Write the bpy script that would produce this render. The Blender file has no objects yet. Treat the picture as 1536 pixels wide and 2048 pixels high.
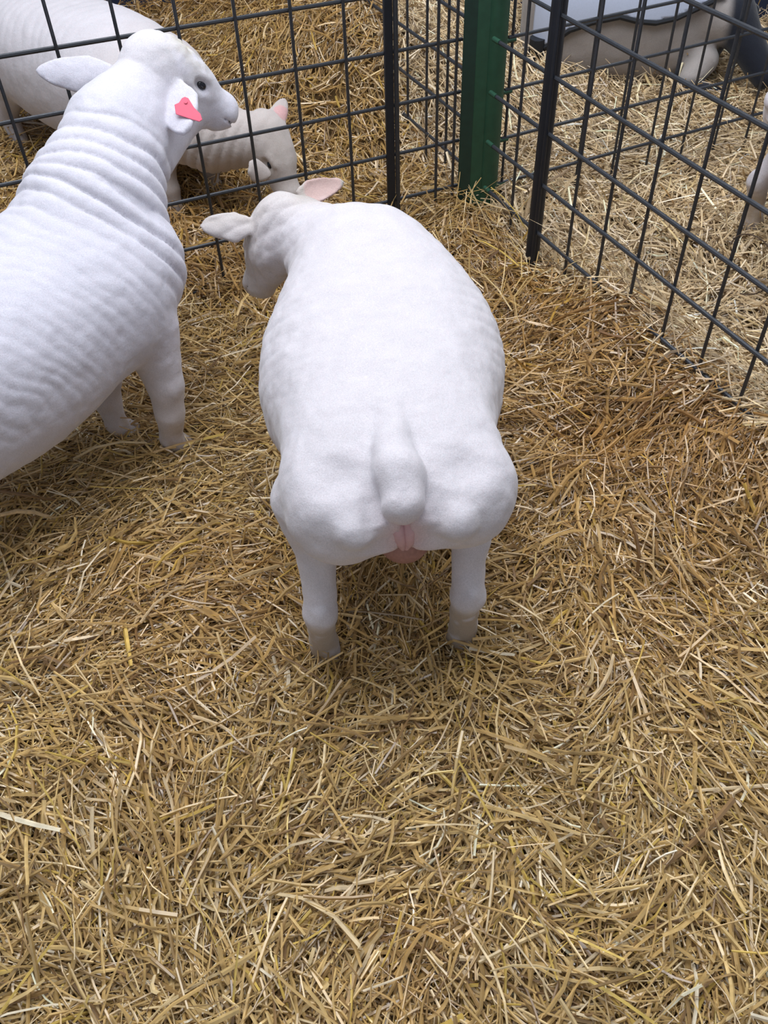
import bpy, math, random
import numpy as np
from mathutils import Matrix, Vector

# ---------------------------------------------------------------- camera, light, exposure
scene = bpy.context.scene
F = 1745.0                                  # focal length in pixels of a 1536 x 2048 picture
H = 1.5                                     # the lens is 1.5 m above the mesh feet
_n = np.array([62, 1616, F]); _U = -_n / np.linalg.norm(_n)
_f = np.array([0, 0, 1.0]); _Y = _f - (_f @ _U) * _U; _Y /= np.linalg.norm(_Y); _X = np.cross(_Y, _U)
R = np.array([_X, _Y, _U])                  # lens axes (right, down, forward) -> world
cam_data = bpy.data.cameras.new('camera')
cam_data.sensor_fit = 'VERTICAL'; cam_data.sensor_height = 24.0; cam_data.lens = 24.0 * F / 2048
cam_data.clip_start = 0.02
cam = bpy.data.objects.new('camera', cam_data); scene.collection.objects.link(cam)
_b = np.stack([R[:, 0], -R[:, 1], -R[:, 2]], 1)
cam.matrix_world = Matrix(((*_b[0], 0), (*_b[1], 0), (*_b[2], H), (0, 0, 0, 1)))
scene.camera = cam

world = bpy.data.worlds.new('barn_air'); scene.world = world; world.use_nodes = True
bg = world.node_tree.nodes['Background']; bg.inputs['Color'].default_value = (.80, .87, 1.0, 1); bg.inputs['Strength'].default_value = 0.3

def area_light(name, loc, target, size, power, color):
    d = bpy.data.lights.new(name, 'AREA'); d.shape = 'RECTANGLE'; d.size, d.size_y = size; d.energy = power; d.color = color
    o = bpy.data.objects.new(name, d); scene.collection.objects.link(o); o.location = loc
    o.rotation_euler = (Vector(target) - Vector(loc)).to_track_quat('-Z', 'Y').to_euler()
    return o
area_light('roof_light', (-.4, 2.1, 3.4), (-.1, 1.7, 0), (2.2, 3.0), 122, (.93, .96, 1.0))
area_light('roof_light_far', (1.9, 3.4, 3.2), (1.3, 3.0, 0), (1.6, 1.6), 44, (.96, .98, 1.0))
area_light('fill_light', (-.8, -1.8, 2.4), (0, .6, 0), (2.0, 1.6), 8, (1.0, .97, .92))  # weak fill added behind the camera, its source is unseen

scene.cycles.max_bounces = 6; scene.cycles.diffuse_bounces = 4; scene.cycles.glossy_bounces = 3
vs = scene.view_settings
vs.view_transform = 'Standard'; vs.look = 'None'; vs.gamma = 1.0; vs.use_curve_mapping = False; vs.exposure = 0.12

def ray(px, py): return R @ np.array([px - 768, py - 1024, F])
def atz(px, py, z=0.0):
    d = ray(px, py); return np.array([0, 0, H]) + d * (z - H) / d[2]

STRAW = 1.0
CELL = .0055

# ---------------------------------------------------------------- smooth solid modelling (signed fields -> one skin)
def nrm(a):
    a = np.asarray(a, float); return a / np.linalg.norm(a)

def smin(a, b, k):
    if k <= 0: return np.minimum(a, b)
    h = np.maximum(k - np.abs(a - b), 0.0) / k
    return np.minimum(a, b) - h * h * h * k / 6.0

def smax(a, b, k): return -smin(-a, -b, k)

def f_ell(P, c, r, axes=None):
    """ellipsoid; axes = 3 row vectors"""
    q = P - np.asarray(c)
    if axes is not None: q = q @ np.asarray(axes).T
    r = np.asarray(r, float)
    k0 = np.linalg.norm(q / r, axis=1); k1 = np.linalg.norm(q / (r * r), axis=1) + 1e-9
    return k0 * (k0 - 1.0) / k1

def f_cone(P, a, b, ra, rb):
    a = np.asarray(a, float); b = np.asarray(b, float); d = b - a
    t = np.clip(((P - a) @ d) / (d @ d), 0, 1)
    return np.linalg.norm(P - a - t[:, None] * d, axis=1) - (ra + (rb - ra) * t)

def f_chain(P, pts, rad, k=0.012):
    f = None
    for i in range(len(pts) - 1):
        g = f_cone(P, pts[i], pts[i + 1], rad[i], rad[i + 1])
        f = g if f is None else smin(f, g, k)
    return f

def spline(x, xs, ys):
    """monotone-ish cubic through the stations"""
    xs = np.asarray(xs, float); ys = np.asarray(ys, float)
    m = np.gradient(ys, xs)
    i = np.clip(np.searchsorted(xs, x) - 1, 0, len(xs) - 2)
    h = xs[i + 1] - xs[i]; t = np.clip((x - xs[i]) / h, 0, 1)
    return ((2*t**3 - 3*t**2 + 1) * ys[i] + (t**3 - 2*t**2 + t) * h * m[i]
            + (-2*t**3 + 3*t**2) * ys[i + 1] + (t**3 - t**2) * h * m[i + 1])

def f_loft(P, st, n=2.4):
    """barrel along x; stations (u, half width, top, bottom, centre v)"""
    st = np.asarray(st, float); u = P[:, 0]
    a = np.maximum(spline(u, st[:, 0], st[:, 1]), .012)
    t = spline(u, st[:, 0], st[:, 2]); b = spline(u, st[:, 0], st[:, 3]); c = spline(u, st[:, 0], st[:, 4])
    hh = np.maximum((t - b) / 2, .012); m = (t + b) / 2
    e = ((np.abs(P[:, 1] - c) / a) ** n + (np.abs(P[:, 2] - m) / hh) ** n) ** (1 / n)
    f = (e - 1) * np.minimum(a, hh)
    over = np.maximum(st[0, 0] - u, u - st[-1, 0])
    return np.where(over > 0, np.sqrt(np.maximum(f, 0) ** 2 + over ** 2), f)

def f_ear(P, base, along, flat, L, W, T=.0055, cup=.25, curl=0.0):
    """leaf shaped cupped ear: along = base->tip, flat = normal of the blade (back of the ear)"""
    x = nrm(along); z = np.asarray(flat, float); z = nrm(z - (z @ x) * x); y = np.cross(z, x)
    q = P - np.asarray(base); s = q @ x; w = q @ y; h = q @ z
    t = np.clip(s / L, 0, 1)
    half = W * (np.clip(.45 + 1.9 * t, 0, 1) * np.clip(1 - t ** 1.9, 0, 1) ** .6 + .02)
    hb = h + cup * (w * w) / W + curl * L * t * t
    dx = np.maximum(np.maximum(-s, s - L), 0)
    dw = np.maximum(np.abs(w) - half, 0)
    return np.sqrt(dx**2 + dw**2 + np.maximum(np.abs(hb) - T * .4, 0)**2) * .8 - T * .6

def skin(field, lo, hi, cell):
    """surface nets of a field, only evaluated near the surface, then snapped to it"""
    lo = np.asarray(lo, float); hi = np.asarray(hi, float)
    B = 6
    nb = np.ceil((hi - lo) / (cell * B)).astype(int); n = nb * B
    bc = np.stack(np.meshgrid(*[np.arange(k) for k in nb], indexing='ij'), -1).reshape(-1, 3)
    cen = lo + (bc + .5) * B * cell
    fb = field(cen)
    near = np.abs(fb) < cell * B * 1.35
    F = np.where(np.repeat(np.repeat(np.repeat(fb.reshape(nb), B, 0), B, 1), B, 2) > 0, 1.0, -1.0).astype(np.float32)
    F = np.pad(F, ((0, 1),) * 3, constant_values=1.0)
    off = np.stack(np.meshgrid(*[np.arange(B)] * 3, indexing='ij'), -1).reshape(-1, 3)
    idx = (bc[near][:, None, :] * B + off[None]).reshape(-1, 3)
    for s in range(0, len(idx), 400000):
        j = idx[s:s + 400000]
        F[j[:, 0], j[:, 1], j[:, 2]] = field(lo + j * cell)
    S = F < 0
    c8 = [(i, j, k) for i in (0, 1) for j in (0, 1) for k in (0, 1)]
    sh = lambda A, o: A[o[0]:n[0] + o[0], o[1]:n[1] + o[1], o[2]:n[2] + o[2]]
    cnt = sum(sh(S, o).astype(np.int8) for o in c8)
    act = (cnt > 0) & (cnt < 8)
    ids = np.full(act.shape, -1, np.int64); ids[act] = np.arange(act.sum())
    cells = np.argwhere(act)
    acc = np.zeros((len(cells), 3)); num = np.zeros(len(cells))
    for ax in range(3):
        for o in c8:
            if o[ax]: continue
            o2 = list(o); o2[ax] = 1
            i0 = cells + np.array(o); i1 = cells + np.array(o2)
            f0 = F[i0[:, 0], i0[:, 1], i0[:, 2]]; f1 = F[i1[:, 0], i1[:, 1], i1[:, 2]]
            x = (f0 < 0) != (f1 < 0)
            t = np.where(x, f0 / np.where(x, f0 - f1, 1), 0)
            p = i0 + t[:, None] * (i1 - i0)
            acc[x] += p[x]; num[x] += 1
    V = lo + acc / num[:, None] * cell
    quads = []
    for ax in range(3):
        a1, a2 = (ax + 1) % 3, (ax + 2) % 3
        e = [slice(0, None)] * 3
        A = S[:n[0], :n[1], :n[2]]
        sl = [slice(0, k) for k in n]; sl[ax] = slice(1, n[ax] + 1)
        Bq = S[sl[0], sl[1], sl[2]]
        m = A != Bq
        m[tuple(slice(0, 1) if d == a1 else slice(None) for d in range(3))] = False
        m[tuple(slice(0, 1) if d == a2 else slice(None) for d in range(3))] = False
        E = np.argwhere(m)
        def g(d1, d2):
            q = E.copy(); q[:, a1] -= d1; q[:, a2] -= d2
            return ids[q[:, 0], q[:, 1], q[:, 2]]
        Q = np.stack([g(1, 1), g(0, 1), g(0, 0), g(1, 0)], 1)
        fl = ~A[m]
        Q[fl] = Q[fl][:, ::-1]
        quads.append(Q)
    Q = np.concatenate(quads); Q = Q[(Q >= 0).all(1)]
    # relax and snap
    def grad(V, h=cell * .35):
        return np.stack([(field(V + d) - field(V - d)) / (2 * h) for d in np.eye(3) * h], 1)
    for it in range(3):
        e = np.concatenate([Q[:, [0, 1]], Q[:, [1, 2]], Q[:, [2, 3]], Q[:, [3, 0]]])
        s = np.zeros_like(V); k = np.zeros(len(V))
        for c in (0, 1):
            for d in range(3): s[:, d] += np.bincount(e[:, c], V[e[:, 1 - c], d], len(V))
            k += np.bincount(e[:, c], minlength=len(V))
        V = V * .5 + .5 * s / np.maximum(k, 1)[:, None]
        G = grad(V); f = field(V)
        step = f[:, None] * G / np.maximum((G * G).sum(1), .2)[:, None]
        V = V - np.clip(step, -cell, cell)
    G = grad(V); Nn = G / np.maximum(np.linalg.norm(G, axis=1), 1e-6)[:, None]
    return V, Q, Nn

def vnoise(P, seed=0):
    """smooth value noise in -1..1"""
    P = np.asarray(P, float); i = np.floor(P).astype(np.int64); f = P - i; f = f * f * (3 - 2 * f)
    out = np.zeros(len(P))
    for o in [(a, b, c) for a in (0, 1) for b in (0, 1) for c in (0, 1)]:
        h = ((i[:, 0] + o[0]) * 374761393 + (i[:, 1] + o[1]) * 668265263 + (i[:, 2] + o[2]) * 2147483647 + seed * 974711) & 0xffffffff
        h = ((h ^ (h >> 13)) * 1274126177) & 0xffffffff
        v = ((h ^ (h >> 16)) & 0xffff) / 32767.5 - 1
        w = 1
        for d in range(3): w = w * (f[:, d] if o[d] else 1 - f[:, d])
        out += v * w
    return out

class Frame:
    def __init__(s, o, fwd):
        s.o = np.asarray(o, float); f = nrm([fwd[0], fwd[1], 0]); s.M = np.array([f, [-f[1], f[0], 0], [0, 0, 1.]])
    def loc(s, P): return (np.asarray(P, float) - s.o) @ s.M.T
    def wor(s, Q): return np.asarray(Q, float) @ s.M + s.o

# ---------------------------------------------------------------- sheep
def head_field(P, poll, muz, up, s=1.0):
    """short broad head of a meat sheep: poll = skull centre, muz = end of the nose"""
    poll = np.asarray(poll, float); muz = np.asarray(muz, float)
    x = nrm(muz - poll); z = np.asarray(up, float); z = nrm(z - (z @ x) * x); y = np.cross(z, x)
    L = np.linalg.norm(muz - poll); ax = np.array([x, y, z])
    q = lambda a, b, c: poll + x * a * L + y * b + z * c
    f = f_ell(P, q(.02, 0, .004), (.078*s, .066*s, .064*s), ax)
    f = smin(f, f_ell(P, q(.30, 0, .004*s), (.085*s, .062*s, .056*s), ax), .05*s)          # brow
    f = smin(f, f_cone(P, q(.35, 0, -.004), q(.86, 0, -.010*s), .050*s, .037*s), .04*s)    # bridge
    f = smin(f, f_ell(P, q(.90, 0, -.010*s), (.034*s, .037*s, .034*s), ax), .03*s)         # nose
    f = smin(f, f_cone(P, q(.12, 0, -.045*s), q(.82, 0, -.035*s), .045*s, .024*s), .03*s)  # jaw
    for sd in (1, -1):
        f = smin(f, f_ell(P, q(.20, sd*.036*s, -.030*s), (.058*s, .026*s, .042*s), ax), .03*s)   # cheek
        f = smax(f, -f_ell(P, q(.44, sd*.064*s, .008*s), (.022*s, .014*s, .015*s), ax), .014*s)   # eye hollow
        f = smin(f, f_ell(P, q(.40, sd*.048*s, .026*s), (.026*s, .010*s, .009*s), ax), .014*s)    # brow ridge
        f = smax(f, -f_ell(P, q(1.0, sd*.016*s, .004*s), (.012*s, .006*s, .005*s), ax), .006*s)    # nostril
    f = smax(f, -f_ell(P, q(1.0, 0, -.026*s), (.04*s, .05*s, .0035*s), ax), .006*s)          # mouth line
    return f, q, ax

def sheep_a():
    """the ewe seen from behind in the middle of the pen"""
    fr = Frame((.035, .975, 0), (-.092, .9957))
    st = [(-.005, .09, .43, .345, 0), (.03, .155, .462, .315, 0), (.08, .187, .482, .300, 0), (.16, .203, .497, .285, 0), (.25, .205, .504, .24, -.003),
          (.35, .226, .502, .16, -.012), (.47, .260, .498, .10, -.018), (.58, .268, .498, .10, -.026), (.70, .248, .498, .10, -.032), (.80, .212, .500, .12, -.034),
          (.88, .182, .502, .15, -.028), (.95, .150, .492, .21, -.016), (1.01, .08, .455, .27, .0)]
    poll = fr.wor((1.05, .165, .400)); muz = fr.wor((1.10, .255, .205)); up = fr.M.T @ np.array([.85, .1, .5])
    def field(P):
        q = fr.loc(P)
        f = f_loft(q, st, 2.35)
        for s in (1, -1):
            f = smin(f, f_ell(q, (.095, s*.104-.006, .370), (.10, .096, .094)), .05)     # ham
            f = smin(f, f_ell(q, (.016, s*.086-.002, .405), (.044, .040, .036)), .022)     # pin bone muscle
            f = smin(f, f_chain(q, [(.15, s*.138+.006, .33), (.115, s*.149+.008, .225), (.078, s*.146+.014, .155), (.060, s*.146+.016, .118), (.076, s*.147+.018, .045), (.086, s*.147+.016, -.02), (.090, s*.146+.016, -.075)],
                                [.082, .038, .0305, .0345, .0275, .030, .033], .010), .035)
            f = smin(f, f_ell(q, (.043, s*.146+.016, .130), (.017, .017, .026)), .012)       # hock point
            f = smin(f, f_chain(q, [(.80, s*.12, .24), (.81, s*.115, .12), (.80, s*.115, .03), (.80, s*.115, -.075)], [.085, .045, .030, .032], .02), .04)
            f = smin(f, f_ell(q, (.74, s*.140-.03, .29), (.13, .070, .15)), .05)        # shoulder
        # groove between the hams, hollows beside the tail, docked tail
        f = smax(f, -f_ell(q, (-.03, 0, .37), (.055, .012, .07)), .045)
        for s in (1, -1):
            f = smax(f, -f_chain(q, [(.16, s*.062, .520), (.07, s*.060, .500), (.012, s*.056, .462), (-.018, s*.050, .425)], [.010, .016, .018, .012]), .030)
            f = smax(f, -f_ell(q, (.048, s*.122, .492), (.050, .058, .034)), .045)       # hollow behind the hip
        f = smin(f, f_chain(q, [(.22, .004, .470), (.12, .004, .480), (.055, .004, .477), (.012, .004, .457)], [.04, .035, .040, .038], .02), .010)
        f = smin(f, f_cone(q, (.88, .02, .36), (1.03, .115, .385), .125, .085), .06)   # neck
        h, _, _ = head_field(P, poll, muz, up, 1.1)
        f = smin(f, h, .03)
        eb, et = atz(500, 452, .415), atz(402, 452, .43)
        f = smin(f, f_ear(P, eb, et - eb, (.1, -.75, .75), np.linalg.norm(et - eb) * 1.0, .034, cup=.25), .012)
        eb, et = atz(600, 395, .43), atz(684, 366, .44)
        f = smin(f, f_ear(P, eb, et - eb, (-.2, .6, -.8), np.linalg.norm(et - eb), .030, cup=.3), .012)
        return f
    return dict(field=field, lo=(-.55, .80, -.08), hi=(.36, 2.30, .56), fr=fr, poll=poll, muz=muz, up=up)

def sheep_b():
    """the ewe on the left lifting her head"""
    fr = Frame((-1.02, 1.25, 0), (.5, .866))
    st = [(-.02, .10, .42, .25, .02), (.06, .19, .50, .20, .02), (.18, .235, .555, .17, .02), (.35, .252, .572, .16, .01), (.5, .245, .575, .19, -.005),
          (.60, .222, .57, .23, -.025), (.68, .190, .555, .25, -.045), (.74, .145, .53, .27, -.055), (.80, .06, .47, .31, -.06)]
    poll = np.array([-.502, 2.205, .712]); muz = np.array([-.350, 2.275, .572]); up = np.array([.3, .42, 1.])
    def field(P):
        q = fr.loc(P)
        f = f_loft(q, st, 2.3)
        for s in (1, -1):
            f = smin(f, f_ell(q, (.60, s*.10-.05, .36), (.12, .09, .13)), .06)
        # fore legs: right one stands nearer
        f = smin(f, f_chain(P, [(-.545, 1.74, .29), (-.525, 1.705, .15), (-.530, 1.695, .07), (-.545, 1.70, -.02), (-.528, 1.715, -.065)], [.075, .043, .036, .028, .034], .02), .04)
        f = smin(f, f_chain(P, [(-.68, 1.80, .26), (-.70, 1.78, .12), (-.705, 1.77, .06), (-.70, 1.765, -.02), (-.675, 1.78, -.065)], [.08, .042, .034, .027, .033], .02), .04)
        for s in (1, -1):
            f = smin(f, f_chain(q, [(.10, s*.11+.03, .28), (.03, s*.11+.03, .2), (-.04, s*.11+.03, .12), (-.02, s*.11+.03, .03), (-.01, s*.11+.03, -.07)], [.10, .05, .036, .03, .033], .02), .04)
        f = smin(f, f_chain(P, [(-.70, 1.76, .42), (-.64, 1.91, .515), (-.59, 2.07, .615), (-.527, 2.175, .682)], [.17, .150, .113, .077], .05), .07)   # neck
        f = smin(f, f_chain(P, [(-.455, 2.215, .605), (-.555, 2.09, .56)], [.055, .085]), .05)     # throat
        f = smin(f, f_ell(P, (-.548, 1.84, .40), (.10, .09, .13)), .07)      # brisket
        h, _, _ = head_field(P, poll, muz, up, 1.1)
        f = smin(f, h, .035)
        eb, et = atz(222, 150, .68), atz(75, 142, .70)
        f = smin(f, f_ear(P, eb, et - eb, (-.1, -.8, .6), np.linalg.norm(et - eb), .043, cup=.3), .014)
        eb, et = atz(345, 172, .69), atz(368, 266, .63)
        f = smin(f, f_ear(P, eb, et - eb, (-.15, -.75, .65), np.linalg.norm(et - eb)*1.0, .050, cup=.2), .014)
        return f
    return dict(field=field, lo=(-1.25, .98, -.08), hi=(-.28, 2.42, .82), fr=fr, poll=poll, muz=muz, up=up)

def sheep_c():
    """the sheep beyond the left hand mesh, nosing in the straw"""
    fr = Frame((-1.11, 3.40, 0), (.788, -.616))
    st = [(-.32, .10, .42, .25, 0), (-.24, .19, .50, .2, 0), (-.10, .225, .53, .15, 0), (.1, .24, .53, .10, 0), (.3, .235, .52, .09, 0),
          (.43, .215, .495, .10, 0), (.53, .18, .46, .13, 0), (.60, .13, .42, .17, 0), (.66, .05, .38, .22, 0)]
    poll = np.array([-.345, 2.91, .235]); muz = np.array([-.262, 2.80, .055]); up = np.array([.8, -.5, .6])
    def field(P):
        q = fr.loc(P)
        f = f_loft(q, st, 2.3)
        for s in (1, -1):
            f = smin(f, f_ell(q, (.46, s*.13, .28), (.15, .09, .15)), .06)
            f = smin(f, f_chain(q, [(.55, s*.10-.01, .24), (.59, s*.10-.02, .13), (.615, s*.10-.03, .05), (.62, s*.10-.03, -.02), (.635, s*.10-.03, -.075)], [.08, .043, .034, .028, .033], .02), .04)
            f = smin(f, f_chain(q, [(-.14, s*.13, .28), (-.18, s*.14, .2), (-.24, s*.14, .12), (-.22, s*.14, .03), (-.21, s*.14, -.07)], [.10, .05, .036, .03, .033], .02), .04)
        f = smin(f, f_chain(P, [(-.69, 2.98, .27), (-.53, 2.935, .225), (-.40, 2.91, .215)], [.13, .112, .085], .04), .06)
        h, _, _ = head_field(P, poll, muz, up, 1.05)
        f = smin(f, h, .03)
        for (bp, tp, fl) in (((540, 262, .26), (570, 200, .30), (.2, -.8, .5)), ((500, 335, .24), (540, 350, .20), (-.2, -.7, .7))):
            eb, et = atz(*bp), atz(*tp)
            f = smin(f, f_ear(P, eb, et - eb, fl, np.linalg.norm(et - eb), .034, cup=.3), .012)
        return f
    return dict(field=field, lo=(-1.6, 2.6, -.08), hi=(-.12, 3.80, .58), fr=fr, poll=poll, muz=muz, up=up)

# ---------------------------------------------------------------- helpers
rng = np.random.default_rng(11)
def link(name, me, parent=None):
    o = bpy.data.objects.new(name, me); scene.collection.objects.link(o)
    if parent is not None: o.parent = parent
    return o
def tag(o, label, cat, group=None):
    o['label'] = label; o['category'] = cat
    if group: o['group'] = group
    return o
def empty(name, loc):
    o = bpy.data.objects.new(name, None); scene.collection.objects.link(o); o.location = loc; o.empty_display_size = .1; return o
def mesh_np(name, V, Fc, mat, col=None, smooth=True):
    """V (n,3), Fc (m,k) index array"""
    V = np.asarray(V, np.float32); Fc = np.asarray(Fc, np.int32); k = Fc.shape[1]
    me = bpy.data.meshes.new(name)
    me.vertices.add(len(V)); me.vertices.foreach_set('co', V.ravel())
    me.loops.add(Fc.size); me.loops.foreach_set('vertex_index', Fc.ravel())
    me.polygons.add(len(Fc)); me.polygons.foreach_set('loop_start', np.arange(len(Fc), dtype=np.int32) * k)
    me.polygons.foreach_set('use_smooth', np.full(len(Fc), smooth))
    if col is not None:
        at = me.color_attributes.new('Col', 'FLOAT_COLOR', 'POINT')
        at.data.foreach_set('color', np.concatenate([col, np.ones((len(V), 1))], 1).astype(np.float32).ravel())
    me.materials.append(mat); me.update(calc_edges=True); me.validate()
    return me
class MB:
    """collects tubes, boxes and prisms into one mesh"""
    def __init__(s): s.v = []; s.f = []
    def tube(s, pts, r, n=8, cap=True):
        pts = [np.asarray(p, float) for p in pts]; rr = r if hasattr(r, '__len__') else [r] * len(pts)
        b0 = len(s.v)
        d0 = nrm(pts[1] - pts[0]); ref = np.array([0, 0, 1.]) if abs(d0[2]) < .9 else np.array([1., 0, 0])
        for i, p in enumerate(pts):
            d = nrm(pts[min(i + 1, len(pts) - 1)] - pts[max(i - 1, 0)])
            a = nrm(np.cross(ref, d)); b = np.cross(d, a)
            for j in range(n):
                t = 2 * math.pi * j / n; s.v.append(p + rr[i] * (a * math.cos(t) + b * math.sin(t)))
        for i in range(len(pts) - 1):
            for j in range(n):
                s.f.append((b0 + i*n + j, b0 + i*n + (j+1) % n, b0 + (i+1)*n + (j+1) % n, b0 + (i+1)*n + j))
        if cap:
            s.f.append(tuple(b0 + j for j in reversed(range(n)))); e = b0 + (len(pts) - 1) * n
            s.f.append(tuple(e + j for j in range(n)))
    def prism(s, ring, off):
        """flat outline ring (k,3) extruded by the vector off"""
        ring = [np.asarray(p, float) for p in ring]; k = len(ring); b = len(s.v); off = np.asarray(off, float)
        s.v += ring + [p + off for p in ring]
        s.f.append(tuple(range(b + k - 1, b - 1, -1))); s.f.append(tuple(range(b + k, b + 2*k)))
        for j in range(k): s.f.append((b + j, b + (j+1) % k, b + k + (j+1) % k, b + k + j))
    def box(s, c, ex, ey, ez):
        c, ex, ey, ez = (np.asarray(a, float) for a in (c, ex, ey, ez))
        s.prism([c - ex - ey - ez, c + ex - ey - ez, c + ex + ey - ez, c - ex + ey - ez], 2 * ez)
    def build(s, name, mat, parent=None, smooth=True, bevel=0):
        me = bpy.data.meshes.new(name); me.from_pydata([tuple(p) for p in s.v], [], s.f); me.materials.append(mat)
        import bmesh
        bm = bmesh.new(); bm.from_mesh(me); bmesh.ops.recalc_face_normals(bm, faces=bm.faces); bm.to_mesh(me); bm.free()
        if smooth: me.shade_smooth(); me.set_sharp_from_angle(angle=math.radians(40))
        o = link(name, me, parent)
        if bevel:
            m = o.modifiers.new('soft_edge', 'BEVEL'); m.width = bevel; m.segments = 2; m.limit_method = 'ANGLE'
        return o

# ---------------------------------------------------------------- materials
def new_mat(name):
    m = bpy.data.materials.new(name); m.use_nodes = True; nt = m.node_tree
    return m, nt, nt.nodes['Principled BSDF']
def N(nt, kind, **kw):
    n = nt.nodes.new(kind)
    for k, v in kw.items():
        if k in n.inputs: n.inputs[k].default_value = v
        else: setattr(n, k, v)
    return n
def mix_color(nt, mode, fac, a, b):
    n = nt.nodes.new('ShaderNodeMix'); n.data_type = 'RGBA'; n.blend_type = mode
    for s, v in ((n.inputs[0], fac), (n.inputs[6], a), (n.inputs[7], b)):
        if hasattr(v, 'is_output'): nt.links.new(v, s)
        else: s.default_value = v
    return n.outputs[2]
def plain(name, col, rough=.5, metal=0, noise=0, bump=0, scale=60, spec=.5):
    m, nt, b = new_mat(name)
    b.inputs['Roughness'].default_value = rough; b.inputs['Metallic'].default_value = metal; b.inputs['Specular IOR Level'].default_value = spec
    b.inputs['Base Color'].default_value = (*col, 1)
    if noise or bump:
        tc = N(nt, 'ShaderNodeTexCoord'); no = N(nt, 'ShaderNodeTexNoise', Scale=scale, Detail=4.0); nt.links.new(tc.outputs['Object'], no.inputs['Vector'])
        if noise:
            dk = tuple(c * (1 - noise) for c in col); lt = tuple(min(1, c * (1 + noise)) for c in col)
            nt.links.new(mix_color(nt, 'MIX', no.outputs['Fac'], (*dk, 1), (*lt, 1)), b.inputs['Base Color'])
        if bump:
            bp = N(nt, 'ShaderNodeBump', Strength=bump, Distance=.002); nt.links.new(no.outputs['Fac'], bp.inputs['Height']); nt.links.new(bp.outputs['Normal'], b.inputs['Normal'])
    return m
def wool_material():
    m, nt, b = new_mat('clipped_wool')
    at = N(nt, 'ShaderNodeAttribute', attribute_name='Col')
    tc = N(nt, 'ShaderNodeTexCoord')
    fine = N(nt, 'ShaderNodeTexNoise', Scale=420.0, Detail=2.0, Roughness=.6); nt.links.new(tc.outputs['Object'], fine.inputs['Vector'])
    broad = N(nt, 'ShaderNodeTexNoise', Scale=16.0, Detail=4.0, Roughness=.6); nt.links.new(tc.outputs['Object'], broad.inputs['Vector'])
    rp = N(nt, 'ShaderNodeMapRange'); rp.inputs[1].default_value = .3; rp.inputs[2].default_value = .7; rp.inputs[3].default_value = .86; rp.inputs[4].default_value = 1.06
    nt.links.new(fine.outputs['Fac'], rp.inputs[0])
    rb = N(nt, 'ShaderNodeMapRange'); rb.inputs[1].default_value = .3; rb.inputs[2].default_value = .7; rb.inputs[3].default_value = .95; rb.inputs[4].default_value = 1.03
    nt.links.new(broad.outputs['Fac'], rb.inputs[0])
    mu = N(nt, 'ShaderNodeMath', operation='MULTIPLY'); nt.links.new(rp.outputs[0], mu.inputs[0]); nt.links.new(rb.outputs[0], mu.inputs[1])
    vm = N(nt, 'ShaderNodeVectorMath', operation='SCALE'); nt.links.new(at.outputs['Color'], vm.inputs[0]); nt.links.new(mu.outputs[0], vm.inputs['Scale'])
    nt.links.new(vm.outputs[0], b.inputs['Base Color'])
    b.inputs['Roughness'].default_value = .9; b.inputs['Specular IOR Level'].default_value = .15
    b.inputs['Sheen Weight'].default_value = .25; b.inputs['Sheen Roughness'].default_value = .5
    b.inputs['Subsurface Weight'].default_value = .12; b.inputs['Subsurface Radius'].default_value = (.012, .006, .005); b.inputs['Subsurface Scale'].default_value = .6
    bp = N(nt, 'ShaderNodeBump', Strength=.35, Distance=.0012); nt.links.new(fine.outputs['Fac'], bp.inputs['Height'])
    mid = N(nt, 'ShaderNodeTexNoise', Scale=70.0, Detail=3.0); nt.links.new(tc.outputs['Object'], mid.inputs['Vector'])
    bp2 = N(nt, 'ShaderNodeBump', Strength=.30, Distance=.004); nt.links.new(mid.outputs['Fac'], bp2.inputs['Height']); nt.links.new(bp.outputs['Normal'], bp2.inputs['Normal'])
    nt.links.new(bp2.outputs['Normal'], b.inputs['Normal'])
    return m
def straw_material():
    m, nt, b = new_mat('straw')
    at = N(nt, 'ShaderNodeAttribute', attribute_name='Col')
    tc = N(nt, 'ShaderNodeTexCoord'); no = N(nt, 'ShaderNodeTexNoise', Scale=45.0, Detail=3.0); nt.links.new(tc.outputs['Object'], no.inputs['Vector'])
    rp = N(nt, 'ShaderNodeMapRange'); rp.inputs[1].default_value = .3; rp.inputs[2].default_value = .7; rp.inputs[3].default_value = .78; rp.inputs[4].default_value = 1.15
    nt.links.new(no.outputs['Fac'], rp.inputs[0])
    vm = N(nt, 'ShaderNodeVectorMath', operation='SCALE'); nt.links.new(at.outputs['Color'], vm.inputs[0]); nt.links.new(rp.outputs[0], vm.inputs['Scale'])
    nt.links.new(vm.outputs[0], b.inputs['Base Color'])
    b.inputs['Roughness'].default_value = .29; b.inputs['Specular IOR Level'].default_value = .85
    return m
MW = wool_material(); MS = straw_material()
M_WIRE = plain('dark_wire', (.046, .050, .060), .36, .35, noise=.3, bump=.2, scale=120)
M_BLACK = plain('black_tube', (.012, .016, .026), .45, .2, noise=.3, scale=40)
M_GREEN = plain('green_paint', (.016, .070, .040), .45, 0, noise=.35, bump=.15, scale=35)
M_GREEND = plain('dark_green_paint', (.008, .035, .026), .5, 0, noise=.35, scale=35)
M_TAG = plain('pink_tag_plastic', (.72, .085, .16), .45, noise=.12, scale=60)
M_EYE = plain('dark_eye', (.012, .012, .018), .12)
M_HOOF = plain('grey_hoof', (.10, .075, .055), .6, noise=.4, scale=80)
M_PINK = plain('pink_skin', (.58, .36, .38), .55, noise=.15, bump=.2, scale=90)
M_UDDER = plain('brown_pink_skin', (.36, .185, .155), .7, noise=.35, bump=.4, scale=110)
M_COAT = plain('pale_blue_cloth', (.50, .56, .72), .8, noise=.08, bump=.2, scale=200)
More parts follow.
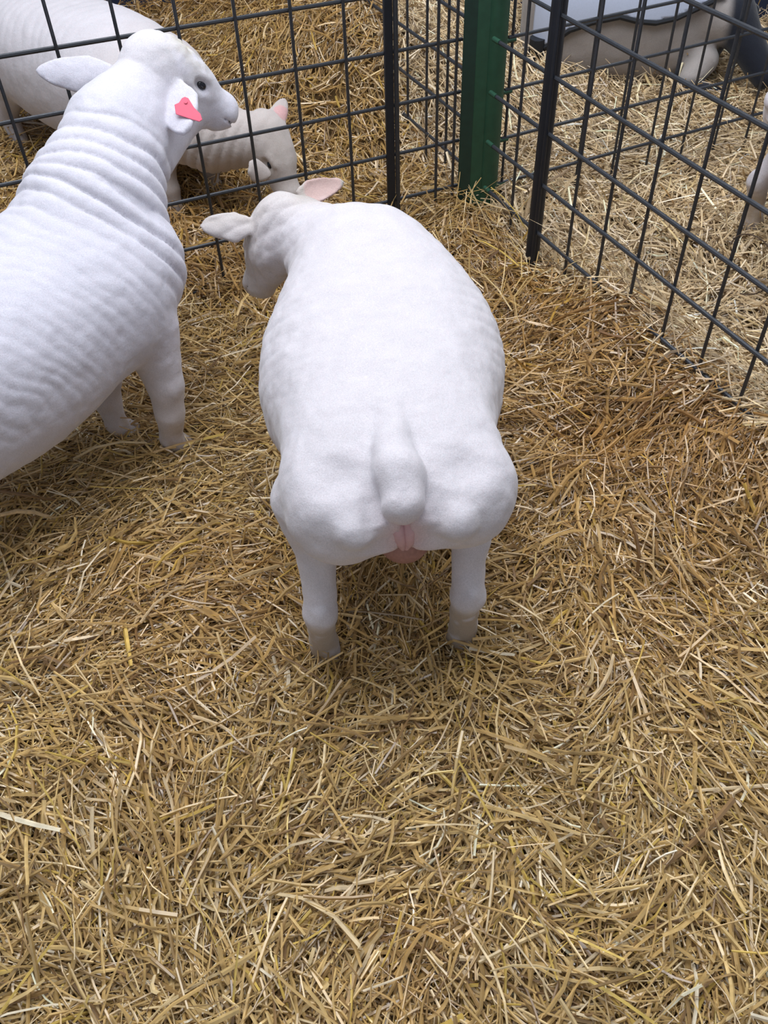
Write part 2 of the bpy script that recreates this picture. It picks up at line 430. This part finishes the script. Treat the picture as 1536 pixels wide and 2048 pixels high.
M_TRIM = plain('black_binding', (.012, .015, .022), .7, noise=.2, scale=80)
M_NAVY = plain('navy_board', (.016, .024, .055), .6, noise=.4, bump=.2, scale=8)
M_DIRT = plain('straw_dust', (.16, .095, .035), .95, noise=.5, bump=.6, scale=70)
M_STEEL = plain('grey_steel', (.30, .33, .38), .4, .6, noise=.2, scale=40)

# ---------------------------------------------------------------- lie of the straw
G0 = np.array([.361, 2.792, 0.0])                         # foot of the corner post
GR = atz(950, 418); GL = atz(925, 410)                    # where the right and left meshes meet it
DR = nrm([.3990, -.9170, 0]); DL = nrm([-.9120, -.4102, 0])   # along the right hand mesh, along the left hand mesh
def n2(x, y, s, seed): return vnoise(np.stack([x * s, y * s, np.zeros_like(x) + .37], 1), seed)
def sm(a, b, x):
    t = np.clip((x - a) / (b - a), 0, 1); return t * t * (3 - 2 * t)
def lie(x, y):
    """height of the straw surface"""
    x = np.asarray(x, float); y = np.asarray(y, float)
    w = 0
    for fx, fy in ((-.13, 1.02), (.16, 1.03), (-.53, 1.70), (-.68, 1.78), (.36, 2.79)): w = np.maximum(w, np.exp(-((x - fx) ** 2 + (y - fy) ** 2) / .012))
    z = -.050 - .020 * w + (.030 * n2(x, y, 2.3, 1) + .026 * n2(x, y, 5.5, 2) + .014 * n2(x, y, 12, 3)) * (1 - w)
    rx, ry = x - G0[0], y - G0[1]
    sR = rx * DR[0] + ry * DR[1]; cR = rx * -DR[1] + ry * DR[0]      # along / to the far right side of the right hand mesh
    sL = rx * DL[0] + ry * DL[1]; cL = rx * DL[1] - ry * DL[0]       # along / beyond the left hand mesh
    cR = rx * (-DR[1]) + ry * DR[0]
    z += .145 * np.exp(-((cR - .0) / .19) ** 2) * sm(.35, .8, sR) * (1 - sm(1.6, 2.0, sR))    # pushed up along the right mesh
    z += .055 * np.exp(-(rx ** 2 + ry ** 2) / .10)                                             # round the corner post
    z -= .02 * sm(.1, .8, cR)
    far = sm(.25, 1.0, -cL) if False else sm(.25, 1.0, cL)
    heap = np.exp(-((x + .05) / .60) ** 2) * sm(3.12, 3.60, y) * .36
    z += heap + .04 * far
    z -= .075 * np.exp(-((x - .03) ** 2 / .014 + (y - 1.10) ** 2 / .012))  # hollow between the hind feet, deepened to darken the shade
    z -= .070 * np.exp(-((x - .60) ** 2 / .012 + (y - 1.66) ** 2 / .008))                       # hollow by the right mesh, sunk for the dark patch there
    return z

# ground sheet under the straw
gx, gy = np.meshgrid(np.linspace(-3.2, 3.2, 161), np.linspace(-.3, 5.4, 143), indexing='ij')
gz = lie(gx.ravel(), gy.ravel()) - .012
nx, ny = gx.shape; ii = np.arange(nx * ny).reshape(nx, ny)
fl = mesh_np('floor', np.stack([gx.ravel(), gy.ravel(), gz], 1), np.stack([ii[:-1, :-1], ii[1:, :-1], ii[1:, 1:], ii[:-1, 1:]], -1).reshape(-1, 4), M_DIRT)
floor = link('floor', fl); floor['kind'] = 'structure'
mb = MB()
wa, wb = np.array([-3.2, 5.20, 0]), np.array([3.2, 4.52, 0]); wd = nrm(wb - wa); wn = np.array([-wd[1], wd[0], 0])
for k in range(8):
    mb.box((wa + wb) / 2 + np.array([0, 0, -.02 + .19 * k + .02]), wd * 3.2, wn * .02, (0, 0, .093))
wall = mb.build('wall_back', M_NAVY, bevel=.006); wall['kind'] = 'structure'

# ---------------------------------------------------------------- straw
PAL = 1.33 * np.array([[.46, .30, .105], [.52, .36, .14], [.38, .245, .085], [.40, .255, .085], [.28, .17, .06], [.56, .42, .21], [.62, .49, .30], [.52, .36, .075], [.20, .115, .045], [.72, .63, .46]])
def straws(n, region, density_fn, wide=1.0, lmin=.025, lmax=.16, tint=None, lift=.030, tiltsd=.16):
    """loose straws on the surface: each one a bent, creased ribbon of its own"""
    x0, x1, y0, y1 = region
    X = rng.uniform(x0, x1, n * 3); Y = rng.uniform(y0, y1, n * 3)
    keep = rng.random(n * 3) < density_fn(X, Y); X, Y = X[keep][:n], Y[keep][:n]; n = len(X)
    e = .012
    sx = (lie(X + e, Y) - lie(X - e, Y)) / (2 * e); sy = (lie(X, Y + e) - lie(X, Y - e)) / (2 * e)
    yaw = rng.uniform(0, 2 * np.pi, n)
    flow = n2(X, Y, 1.6, 9) * 3.2
    al = rng.random(n) < .45
    yaw = np.where(al, flow + rng.normal(0, .45, n), yaw)
    L = lmin + (lmax - lmin) * rng.beta(1.3, 2.6, n)
    W = wide * rng.choice([.0010, .0015, .0021, .0028, .0036], n, p=[.2, .28, .27, .17, .08]) * rng.uniform(.8, 1.2, n)
    tilt = rng.normal(0, tiltsd, n) * np.where(rng.random(n) < .06, 2.6, 1.0)
    up = np.abs(rng.normal(0, 1, n)) * lift * .5 + rng.uniform(-.012, .004, n)
    dx, dy = np.cos(yaw), np.sin(yaw); slope = dx * sx + dy * sy
    d = np.stack([dx, dy, slope + tilt], 1); d /= np.linalg.norm(d, axis=1)[:, None]
    nn = np.stack([-sx, -sy, np.ones(n)], 1)
    side = np.cross(nn, d); side /= np.linalg.norm(side, axis=1)[:, None]; top = np.cross(d, side)
    roll = rng.normal(0, .5, n); cs, sn = np.cos(roll)[:, None], np.sin(roll)[:, None]
    side, top = side * cs + top * sn, top * cs - side * sn
    C = np.stack([X, Y, lie(X, Y) + up + np.abs(tilt) * L * .35], 1)
    bend = rng.normal(0, .06, n) * L; bend2 = rng.normal(0, .05, n) * L
    kink = rng.random(n) < .12; bend = np.where(kink, bend * 4, bend)
    V = np.empty((n, 4, 3, 3))
    for i, t in enumerate((-.5, -.17, .17, .5)):
        arch = (.25 - t * t)
        c = C + d * (t * L)[:, None] + side * (arch * 4 * bend)[:, None] + top * (arch * 4 * bend2)[:, None]
        w = W * (1, 1.05, 1.0, .8)[i]
        V[:, i, 0] = c - side * w[:, None]; V[:, i, 1] = c + top * (w * .7)[:, None]; V[:, i, 2] = c + side * w[:, None]
    base = (np.arange(n) * 12)[:, None, None]
    q = np.array([[3*i + j, 3*i + j + 1, 3*i + j + 4, 3*i + j + 3] for i in range(3) for j in range(2)])
    Fc = (base + q[None]).reshape(-1, 4)
    pw = np.array([.18, .17, .15, .14, .12, .08, .04, .05, .05, .02])
    col = (PAL * .95 + PAL.mean(1)[:, None] * .05)[rng.choice(len(PAL), n, p=pw)] * rng.uniform(.78, 1.18, n)[:, None]
    if tint is not None: col = tint(X, Y, col)
    col = np.repeat(np.clip(col, 0, .95), 12, 0)
    return V.reshape(-1, 3), Fc, col
def side_of(X, Y):
    rx, ry = X - G0[0], Y - G0[1]
    return rx * -DR[1] + ry * DR[0], rx * DL[1] - ry * DL[0]         # >0: right pen, >0: beyond the left mesh
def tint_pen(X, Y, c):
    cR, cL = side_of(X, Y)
    b = (sm(-.75, -.05, cR) * sm(.9, 1.5, Y) * (1 - sm(2.4, 3.2, Y)) * .95)[:, None]  # browner straw towards the right mesh; part of the darkening is painted shade
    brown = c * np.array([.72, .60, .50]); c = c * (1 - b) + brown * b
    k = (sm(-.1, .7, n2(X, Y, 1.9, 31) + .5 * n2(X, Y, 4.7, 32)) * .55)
    k = np.maximum(k, .75 * np.exp(-((X + .42) / .42) ** 2 - ((Y - 1.22) / .24) ** 2))[:, None]     # browner straw on the left
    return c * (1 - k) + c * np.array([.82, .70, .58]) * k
def tint_right(X, Y, c):
    g = c.mean(1)[:, None]; return (c * .45 + g * np.array([1.22, 1.0, .74]) * .55) * 1.32  # paler straw, with this pen's stronger light painted into the brightness
def tint_far(X, Y, c):
    k = sm(-.3, .6, n2(X, Y, 2.2, 41))[:, None]; return c * np.array([.86, .80, .72]) * (1 - k) + c * np.array([.72, .60, .48]) * k
def add_straw(name, label, parts):
    V = []; Fc = []; C = []; o = 0
    for v, f, c in parts:
        V.append(v); Fc.append(f + o); C.append(c); o += len(v)
    me = mesh_np(name, np.concatenate(V), np.concatenate(Fc), MS, np.concatenate(C), smooth=False)
    ob = link(name, me); ob['kind'] = 'stuff'; tag(ob, label, 'straw'); return ob
def in_view(X, Y): return (np.abs(X - .02 * Y) < .80 + .42 * Y) & (Y < 4.70 - .106 * X)
def d_pen(X, Y):
    cR, cL = side_of(X, Y); return (in_view(X, Y) & (cR < .03) & (cL < .03)) * np.where(Y < 2.0, 1.0, .8)
def d_right(X, Y):
    cR, cL = side_of(X, Y); return (in_view(X, Y) & (cR >= -.03)) * 1.0
def d_far(X, Y):
    cR, cL = side_of(X, Y); return (in_view(X, Y) & (cL >= -.03) & (cR < .05)) * 1.0
if STRAW > 0:
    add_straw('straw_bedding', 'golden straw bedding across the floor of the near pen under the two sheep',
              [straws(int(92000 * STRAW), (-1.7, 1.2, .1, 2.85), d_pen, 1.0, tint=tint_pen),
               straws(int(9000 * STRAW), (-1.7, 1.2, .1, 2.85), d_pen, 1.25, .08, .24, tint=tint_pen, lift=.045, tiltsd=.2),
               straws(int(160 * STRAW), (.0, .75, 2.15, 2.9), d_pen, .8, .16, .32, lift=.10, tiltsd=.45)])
    add_straw('straw_bedding', 'pale loose straw heaped in the pen beyond the right-hand mesh and black tube post',
              [straws(int(48000 * STRAW), (-.9, 3.0, .9, 4.9), d_right, 1.25, .04, .22, tint=tint_right, lift=.05, tiltsd=.26)])
    add_straw('straw_bedding', 'brownish straw banked up in the pen behind the left-hand wire mesh',
              [straws(int(42000 * STRAW), (-2.6, .9, 2.1, 5.0), d_far, 1.2, .04, .20, tint=tint_far, lift=.06, tiltsd=.22)])

# ---------------------------------------------------------------- mesh panels and posts
UP = np.array([0, 0, 1.0])
def panel(label, O, D, ss, zs, s_end, sag=0.0, zb=-.10, zt=1.05, side=0.0):
    """welded mesh panel: upright wires at ss, level wires at zs"""
    O = np.asarray(O, float); nrmD = np.array([-D[1], D[0], 0]) * side
    root = empty('mesh_panel', O + D * (ss[0] + ss[-1]) / 2 + UP * zb); tag(root, label, 'fence', 'welded wire mesh panels around the pens')
    inv = root.location
    def put(pts, r, name):
        m = MB(); m.tube([p - np.array(inv) for p in pts], r, 8); return m.build(name, M_WIRE, root)
    for s in ss:
        put([O + D * s + UP * (zb + sag * s) , O + D * s + UP * (zt + sag * s)], .0048, 'upright_wire')
    for z in zs:
        pts = [O + D * t + nrmD * .009 + UP * (z + sag * t) for t in np.linspace(s_end[0], s_end[1], 6)]
        put(pts, .0058, 'level_wire')
    return root
ZR = [-.041 + .1515 * k for k in range(8)]
panel('welded dark wire mesh running from the black tube post towards the camera on the right', GR, DR,
      [.395 + .1498 * k for k in range(1, 11)], ZR, (.367, 2.0), 0, side=-1)
panel('narrow dark wire mesh between the green corner post and the black tube post', GR, DR, [.228], ZR, (.085, .367), 0, side=-1)
ZL = [-.080 + .1535 * k for k in range(8)]
panel('welded dark wire mesh on the left in front of the feeding sheep', GL, DL,
      [.407 + .1555 * k for k in range(0, 12)], ZL, (.262, 2.2), .022, side=-1)
panel('short dark wire mesh between the flat black upright and the green post', GL, DL, [.043, .107], ZL, (.02, .262), .022, side=-1)
panel('far wire mesh leading on behind the green post past the coated sheep', G0, -DL,
      [.09 + .1555 * k for k in range(0, 12)], ZL, (.075, 1.85), .0)
panel('wire mesh running away behind the green post through the banked straw', G0, -DR,
      [.09 + .150 * k for k in range(0, 11)], ZR, (.05, 1.65), .0)

def post_at(s, D): return (GR if D is DR else GL) + D * s
# black tube post on the right
p = post_at(.367, DR); root = empty('tube_post', (p[0], p[1], -.10)); tag(root, 'slim black round tube post standing in the right-hand mesh', 'post')
m = MB(); m.tube([(0, 0, 0), (0, 0, 1.16)], .0215, 20); m.build('tube', M_BLACK, root)
m = MB(); m.tube([(-.004, -.03, .02), (-.004, -.03, 1.15)], .006, 8); m.build('hinge_rod', M_BLACK, root)
# flat black upright on the left
p = post_at(.262, DL); root = empty('flat_post', (p[0], p[1], -.10)); tag(root, 'flat black upright standing in the left-hand mesh near the green post', 'post')
m = MB(); e = -DL
m.box(np.array([0, 0, .58]) - e * .010, e * .0135, np.array([-e[1], e[0], 0]) * .006, (0, 0, .58)); m.build('flat_bar', M_BLACK, root, bevel=.002)
m = MB(); q = e * .012 + np.array([.002, -.006, 0]); m.tube([q, q + UP * 1.15], .0075, 12); m.build('edge_rod', M_WIRE, root)
# green corner post
root = empty('corner_post', (G0[0], G0[1], -.10)); tag(root, 'green painted steel corner post where the pens meet', 'post')
def gp(off, r, mat, name):
    m = MB(); m.tube([(off[0], off[1], 0), (off[0], off[1], 1.2)], r, 28); return m.build(name, mat, root)
gp((.032, .010), .031, M_GREEN, 'tube')
m = MB(); m.box((-.008, .012, .6), (.020, -.004, 0), (.004, .016, 0), (0, 0, .6)); m.build('flange', M_GREEN, root, bevel=.003)
m = MB(); m.box((-.046, .016, .6), (.023, -.002, 0), (.002, .014, 0), (0, 0, .6)); m.build('angle_bar', M_GREEND, root, bevel=.003)
for z in ZR[1:7]:
    q = GR + DR * .070 - np.array(root.location) + np.array([-DR[1], DR[0], 0]) * -.009 + UP * z
    m = MB(); m.tube([q, q + DR * .035], .0075, 10); m.build('weld_lug', M_GREEN, root)
    q = G0 - DL * .05 - np.array(root.location) + UP * (z - .04)
    m = MB(); m.tube([q, q - DL * .05], .0072, 10); m.build('weld_lug', M_GREEN, root)

# ---------------------------------------------------------------- the animals
def sphere_part(name, c, r, mat, parent, org, sc=(1, 1, 1), axes=None):
    u, v = np.meshgrid(np.linspace(0, np.pi, 13), np.linspace(0, 2 * np.pi, 21)[:-1], indexing='ij')
    P = np.stack([np.sin(u) * np.cos(v), np.sin(u) * np.sin(v), np.cos(u)], -1).reshape(-1, 3) * r * np.array(sc)
    if axes is not None: P = P @ np.asarray(axes)
    ii = np.arange(13 * 20).reshape(13, 20)
    Q = np.stack([ii[:-1], ii[1:], np.roll(ii, -1, 1)[1:], np.roll(ii, -1, 1)[:-1]], -1).reshape(-1, 4)
    return link(name, mesh_np(name, P + np.asarray(c) - org, Q, mat), parent)
def hit_surface(field, px, py, t0=1.0, t1=6.0):
    d = nrm(ray(px, py)); o = np.array([0, 0, H]); t = t0
    for k in range(200):
        f = float(field((o + d * t)[None])[0])
        if f < .0008: break
        t += max(f * .7, .0008)
        if t > t1: return None
    return o + d * t
def grad_at(field, p):
    h = .004; return nrm([(field((p + e)[None]) - field((p - e)[None]))[0] for e in np.eye(3) * h])
def folds(x, sharp=.55): return np.abs(np.sin(np.pi * x)) ** sharp - .65

def build_sheep(spec, label, cell, relief, paint, name='sheep', org=None):
    V, Q, Nn = skin(spec['field'], spec['lo'], spec['hi'], cell)
    d = relief(V, Nn)
    V = V + Nn * d[:, None]
    col = paint(V, Nn)
    org = np.array([spec['fr'].o[0], spec['fr'].o[1], -.06]) if org is None else org
    root = empty(name, org); tag(root, label, 'sheep', 'clipped white sheep')
    link('body', mesh_np('body', V - org, Q, MW, col), root)
    return root, org
def head_parts(spec, root, org, s):
    _, q, ax = head_field(np.zeros((1, 3)), spec['poll'], spec['muz'], spec['up'], s)
    for sd in (1, -1):
        sphere_part('eye', q(.44, sd * .0485 * s, .009 * s), .0105 * s, M_EYE, root, org, (1.15, .8, .85), ax)
def hooves(root, org, feet, fwd):
    f = nrm([fwd[0], fwd[1], 0]); l = np.array([-f[1], f[0], 0])
    for p in feet:
        m = MB()
        for s in (1, -1):
            c = np.asarray(p, float) + l * .013 * s - org
            ring = [c + f * a + l * b for a, b in ((-.025, -.010), (-.025, .010), (.005, .013), (.035, .006), (.040, -.002), (.005, -.013))]
            m.prism([r + UP * -.035 for r in ring], UP * .035)
        m.build('hoof', M_HOOF, root, bevel=.004)

WOOL = np.array([.645, .61, .65]); DIRTY = np.array([.42, .31, .19]); BEIGE = np.array([.45, .40, .36])
def lerp(c, t, k): return c * (1 - t[:, None]) + np.asarray(k) * t[:, None]
def spots(V, s, seed, lo, hi): return sm(lo, hi, vnoise(V * s, seed) * .6 + vnoise(V * s * 2.3, seed + 1) * .4)
def ridges(V, s, ax, seed):
    """fine crosswise wool ridges along the axis ax"""
    return folds((V @ ax) * s + vnoise(V * 7, seed) * .9, .8)

# --- the ewe in the middle
A = sheep_a(); frA = A['fr']
def relief_a(V, Nn):
    q = frA.loc(V)
    d = .0026 * vnoise(V * 26, 3) + .0012 * vnoise(V * 60, 4)
    sidey = sm(.10, .22, np.abs(q[:, 1] + .02)) * sm(.35, .55, q[:, 0]) * (1 - sm(1.0, 1.08, q[:, 0]))
    d += .0022 * ridges(V, 30, frA.M[0] * .9 + np.array([0, 0, .35]), 5) * sidey
    rump = (1 - sm(.12, .30, q[:, 0])) * sm(.20, .30, q[:, 2])
    d += .0035 * vnoise(V * np.array([22, 22, 11]), 8) * rump + .004 * vnoise(V * np.array([9, 9, 7]), 18) * rump
    nk = sm(.93, 1.0, q[:, 0]) * (1 - sm(1.02, 1.08, q[:, 0]))
    d += .004 * folds(q[:, 0] * 34 + q[:, 1] * 12) * nk
    return d
def paint_a(V, Nn):
    q = frA.loc(V); c = np.tile(WOOL, (len(V), 1))
    c = lerp(c, .5 * sm(.94, 1.06, q[:, 0]), BEIGE * 1.25)
    c = lerp(c, .8 * sm(.99, 1.08, q[:, 0]) * spots(V, 18, 3, -.3, .3) * sm(.3, .42, q[:, 2]), BEIGE)
    leg = (1 - sm(.0, .14, q[:, 2]))
    c = lerp(c, .85 * (1 - sm(.06, .13, q[:, 2])) * spots(V, 30, 5, -.5, -.1), DIRTY * 1.05)
    c = lerp(c, .35 * leg, BEIGE)
    groin = np.exp(-((q[:, 1] / .035) ** 2 + ((q[:, 2] - .385) / .05) ** 2)) * (q[:, 0] < .10)
    c = lerp(c, .75 * groin, (.66, .40, .41))
    inner = np.exp(-((q[:, 1] / .10) ** 2 + ((q[:, 2] - .33) / .04) ** 2)) * (q[:, 0] < .2)
    c = lerp(c, .35 * inner, (.62, .45, .42))
    ear = np.linalg.norm(V - atz(645, 378, .435), axis=1) < .05
    c[ear] = c[ear] * .55 + np.array([.60, .33, .32]) * .45
    return c
ra, oa = build_sheep(A, 'white clipped ewe seen from behind, feeding head down in the middle of the pen', CELL, relief_a, paint_a)
head_parts(A, ra, oa, 1.1)
hooves(ra, oa, [frA.wor((.09, .162, -.062)), frA.wor((.09, -.130, -.062)), frA.wor((.80, .115, -.062)), frA.wor((.80, -.115, -.062))], frA.M[0])
sphere_part('udder', frA.wor((.105, -.010, .262)), .054, M_UDDER, ra, oa, (1.0, .95, .80), frA.M)
m = MB()
for s in (1, -1):
    m.tube([frA.wor((.020, s * .010 + .003, .420)) - oa, frA.wor((.008, s * .0105 + .002, .395)) - oa, frA.wor((.006, s * .008, .368)) - oa, frA.wor((.014, s * .003, .336)) - oa], [.009, .0135, .011, .004], 12)
m.build('vulva', M_PINK, ra)

# --- the ewe on the left
B = sheep_b(); frB = B['fr']
AXB = np.array([(-.74, 1.72, .40), (-.64, 1.91, .515), (-.59, 2.07, .615), (-.54, 2.17, .69)])
def neck_s(V):
    """distance along body and neck, measured on the line through chest and poll"""
    best = np.full(len(V), 1e9); S = np.zeros(len(V)); acc = 0
    for a, b in zip(AXB[:-1], AXB[1:]):
        L = np.linalg.norm(b - a); e = (b - a) / L; t = (V - a) @ e
        t2 = np.clip(t, -9 if acc == 0 else 0, L); dd = np.linalg.norm(V - a - t2[:, None] * e, axis=1)
        m_ = dd < best; best[m_] = dd[m_]; S[m_] = acc + t2[m_]; acc += L
    return S
def relief_b(V, Nn):
    s = neck_s(V); w = vnoise(V * 5, 6) * .35 + vnoise(V * 13, 7) * .20
    q = frB.loc(V)
    up = sm(.28, .42, V[:, 2])
    nk = sm(.08, .20, s) * (1 - sm(.38, .44, s)) * up
    d = .0150 * folds(s / .041 + w * 1.0, .55) * nk * (.75 + .35 * vnoise(V * 9, 21))
    bd = sm(-.75, -.3, s) * (1 - sm(.08, .20, s)) * sm(.26, .44, V[:, 2]) * (.45 + .55 * sm(-.4, .4, vnoise(V * 6, 22)))
    d += .0030 * folds(s / .030 + w * 1.8 + .35 * vnoise(V * 20, 24), .9) * bd
    d += .0015 * vnoise(V * 30, 3) + .001 * vnoise(V * 60, 4)
    brow = np.exp(-(np.linalg.norm(V - (B['poll'] + .25 * (B['muz'] - B['poll']) + np.array([.02, .02, .06])), axis=1) / .06) ** 2)
    d += .006 * vnoise(V * 70, 12) * brow
    return d
def paint_b(V, Nn):
    c = np.tile(WOOL * np.array([.97, 1.0, 1.06]), (len(V), 1))
    br = np.exp(-(np.linalg.norm(V - (B['poll'] + .30 * (B['muz'] - B['poll']) + np.array([.015, .03, .06])), axis=1) / .075) ** 2)
    c = lerp(c, .9 * br * spots(V, 30, 2, -.5, .2), (.47, .43, .31))
    pl = np.exp(-(np.linalg.norm(V - B['poll'] - np.array([-.03, -.03, .03]), axis=1) / .09) ** 2)
    c = lerp(c, .45 * pl, (.68, .63, .62))
    leg = 1 - sm(.05, .32, V[:, 2]); q = frB.loc(V); leg = leg * (q[:, 0] > .55)
    c = lerp(c, .45 * leg, (.62, .52, .45)); c = lerp(c, .5 * (1 - sm(-.02, .10, V[:, 2])) * spots(V, 25, 5, -.2, .3), DIRTY)
    br = np.exp(-(np.linalg.norm((V - np.array([-.50, 1.80, .27])) / np.array([1, 1, .8]), axis=1) / .08) ** 2)
    c = lerp(c, .5 * br, (.60, .45, .43))
    return c
rb, ob = build_sheep(B, 'white ewe at the left lifting her wrinkled neck, pink tag in her right ear', CELL, relief_b, paint_b)
head_parts(B, rb, ob, 1.1)
hooves(rb, ob, [(-.522, 1.715, -.055), (-.672, 1.78, -.055), frB.wor((-.01, .14, -.06)), frB.wor((-.01, -.08, -.06))], frB.M[0])
def ear_tag(field, outline, hole, root, org):
    c = hit_surface(field, *np.mean(outline, 0)); n = grad_at(field, c); n = nrm(n + nrm(np.array([0, 0, H]) - c) * .6)
    def on(px, py):
        d = ray(px, py); o = np.array([0, 0, H]); t = ((c + n * .007 - o) @ n) / (d @ n); return o + d * t
    m = MB(); m.prism([on(*p_) - org for p_ in outline], n * .0022); t_ = m.build('ear_tag', M_TAG, root, bevel=.0008)
    m = MB(); h = on(*hole) - org; m.tube([h - n * .012, h + n * .0045], .0042, 14); m.build('tag_stud', M_TAG, t_)
    return t_
ear_tag(B['field'], [(349, 210), (358, 206), (364, 197), (370, 194), (377, 197), (388, 215), (401, 228), (405, 240), (399, 244), (385, 240), (352, 229)], (372, 205), rb, ob)

# --- the sheep behind the left mesh
C3 = sheep_c(); frC = C3['fr']
def relief_c(V, Nn):
    nk = np.exp(-(np.linalg.norm((V - np.array([-.53, 2.90, .24])), axis=1) / .15) ** 2)
    return .012 * folds((V @ nrm([.8, -.25, -.35])) / .034 + vnoise(V * 8, 4) * .3, .6) * nk + .0015 * vnoise(V * 30, 3) + .002 * ridges(V, 26, frC.M[0], 5) * sm(.1, .3, V[:, 2])
def paint_c(V, Nn):
    q = frC.loc(V); c = np.tile(WOOL, (len(V), 1))
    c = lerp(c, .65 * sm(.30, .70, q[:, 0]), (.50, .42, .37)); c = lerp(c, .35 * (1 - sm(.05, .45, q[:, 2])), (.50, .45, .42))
    br = np.exp(-(np.linalg.norm(V - (C3['poll'] + .3 * (C3['muz'] - C3['poll'])), axis=1) / .07) ** 2)
    c = lerp(c, .55 * br * spots(V, 20, 4, -.4, .3), (.40, .36, .30))
    ear = np.linalg.norm(V - atz(566, 222, .29), axis=1) < .03
    c[ear] = np.array([.66, .40, .40])
    return c
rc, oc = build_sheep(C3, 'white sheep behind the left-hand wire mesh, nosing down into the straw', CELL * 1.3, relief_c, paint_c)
head_parts(C3, rc, oc, 1.05)
hooves(rc, oc, [frC.wor((.635, .07, -.06)), frC.wor((.635, -.13, -.06)), frC.wor((-.21, .14, -.06)), frC.wor((-.21, -.14, -.06))], frC.M[0])

# --- a fifth sheep, its rump just reaching into the picture at the right edge (same breed and build as the middle one)
rd = ra.copy(); scene.collection.objects.link(rd)
for ch in ra.children:
    k = ch.copy(); scene.collection.objects.link(k); k.parent = rd
rd.location = (1.185, 2.50, -.05); rd.rotation_euler = (0, 0, math.radians(-96))
rd['label'] = 'pale rump of a sheep standing beyond the right-hand mesh at the picture edge'

# --- the sheep in a coat, lying against the back wall
frE = Frame((.70, 4.12, 0), (.995, -.10))
stE = [(-.02, .08, .30, .06, 0), (.04, .17, .42, -.04, 0), (.14, .22, .48, -.08, 0), (.35, .245, .50, -.09, 0), (.56, .24, .49, -.09, 0), (.70, .20, .47, -.08, 0), (.80, .15, .43, -.04, 0), (.87, .06, .36, .06, 0)]
def field_e(P):
    q = frE.loc(P); f = f_loft(q, stE, 2.5)
    f = smin(f, f_cone(q, (.70, -.05, .26), (.80, -.13, .22), .14, .11), .06)
    f = smin(f, f_cone(q, (.84, -.16, .20), (.98, -.28, .03), .085, .050), .05)
    f = smin(f, f_ear(P, frE.wor((.86, -.10, .24)), frE.M.T @ np.array([.6, .4, -.25]), frE.M.T @ np.array([.2, -1, .5]), .13, .04), .02)
    f = smin(f, f_chain(q, [(.74, -.20, .06), (.66, -.27, -.02), (.82, -.29, -.04)], [.06, .04, .032]), .04)
    return f
def paint_e(V, n):
    q = frE.loc(V); c = np.tile(np.array([.36, .33, .32]), (len(V), 1)) * (1 + .12 * vnoise(V * 14, 2))[:, None]
    dark = np.maximum(sm(.775, .815, q[:, 0]), sm(.17, .20, -q[:, 1]) * sm(.62, .66, q[:, 0]) * (1 - sm(.0, .04, q[:, 2])))
    return lerp(c, dark, (.016, .019, .030))
E5 = dict(field=field_e, lo=(.55, 3.6, -.12), hi=(2.0, 4.5, .56), fr=frE)
re, oe = build_sheep(E5, 'black-legged sheep lying in a light blue-grey coat with black binding', .010,
                     lambda V, n: .002 * vnoise(V * 24, 3), paint_e)
HEM = [(1092, 92), (1140, 58), (1185, 42), (1240, 31), (1275, 40), (1310, 43), (1350, 34), (1385, 18), (1425, 2)]
hem = [hit_surface(field_e, *p_) for p_ in HEM]; hem = [h for h in hem if h is not None]
V, Q, Nn = skin(field_e, E5['lo'], E5['hi'], .010)
qe = frE.loc(V); hl = frE.loc(np.array(hem)); o_ = np.argsort(hl[:, 0])
zh = np.interp(qe[:, 0], hl[o_, 0], hl[o_, 2]); front = qe[:, 1] < .15
inside = ((qe[:, 2] > zh) | (~front & (qe[:, 2] > .15))) & (qe[:, 0] > .03) & (qe[:, 0] < .775)
fq = Q[inside[Q].all(1)]; used = np.unique(fq); remap = np.full(len(V), -1); remap[used] = np.arange(len(used))
ct = link('coat', mesh_np('coat', (V + Nn * .012)[used] - oe, remap[fq], M_COAT), re); so = ct.modifiers.new('thickness', 'SOLIDIFY'); so.thickness = .008; so.offset = 1
m = MB(); m.tube([h + grad_at(field_e, h) * .014 - oe for h in hem], .0125, 8); m.build('coat_binding', M_TRIM, re)['label'] = 'black binding along the hem'
leg_pts = [hit_surface(field_e, *p_) for p_ in ((1082, 72), (1079, 105), (1076, 140))]
leg_pts = [h for h in leg_pts if h is not None]
if len(leg_pts) > 1:
    m = MB(); m.tube([h + grad_at(field_e, h) * .02 - oe for h in leg_pts] + [leg_pts[-1] + np.array([-.02, -.06, -.10]) - oe], [.034, .036, .034, .030][:len(leg_pts) + 1], 12)
    m.build('hind_leg', M_TRIM, re)['label'] = 'black hind leg'
# pole leaning on the back wall
p0 = np.array([-1.30, 4.75, lie(np.array([-1.30]), np.array([4.75]))[0] - .03]); root = empty('metal_pole', p0); tag(root, 'grey metal pole leaning against the dark back wall', 'pole')
m = MB(); m.tube([(0, 0, 0), (-.10, .12, .75)], .017, 14); m.build('tube', M_STEEL, root)

# twine
tw = GR + DR * 1.155 + UP * .475 + np.array([-DR[1], DR[0], 0]) * -.02
root = empty('twine_loop', tw); tag(root, 'loop of dark brown twine caught on the right-hand wire mesh', 'twine')
m = MB(); m.tube([DR * (.055 - .058 * math.cos(t)) + UP * (.045 * math.sin(t) - .012 * t) + np.array([.02 * math.sin(t * .7), 0, 0]) for t in np.linspace(-.3, 4.6, 26)], .0016, 6)
m.build('twine', plain('dark_twine', (.075, .045, .025), .8, noise=.3, scale=200), root)
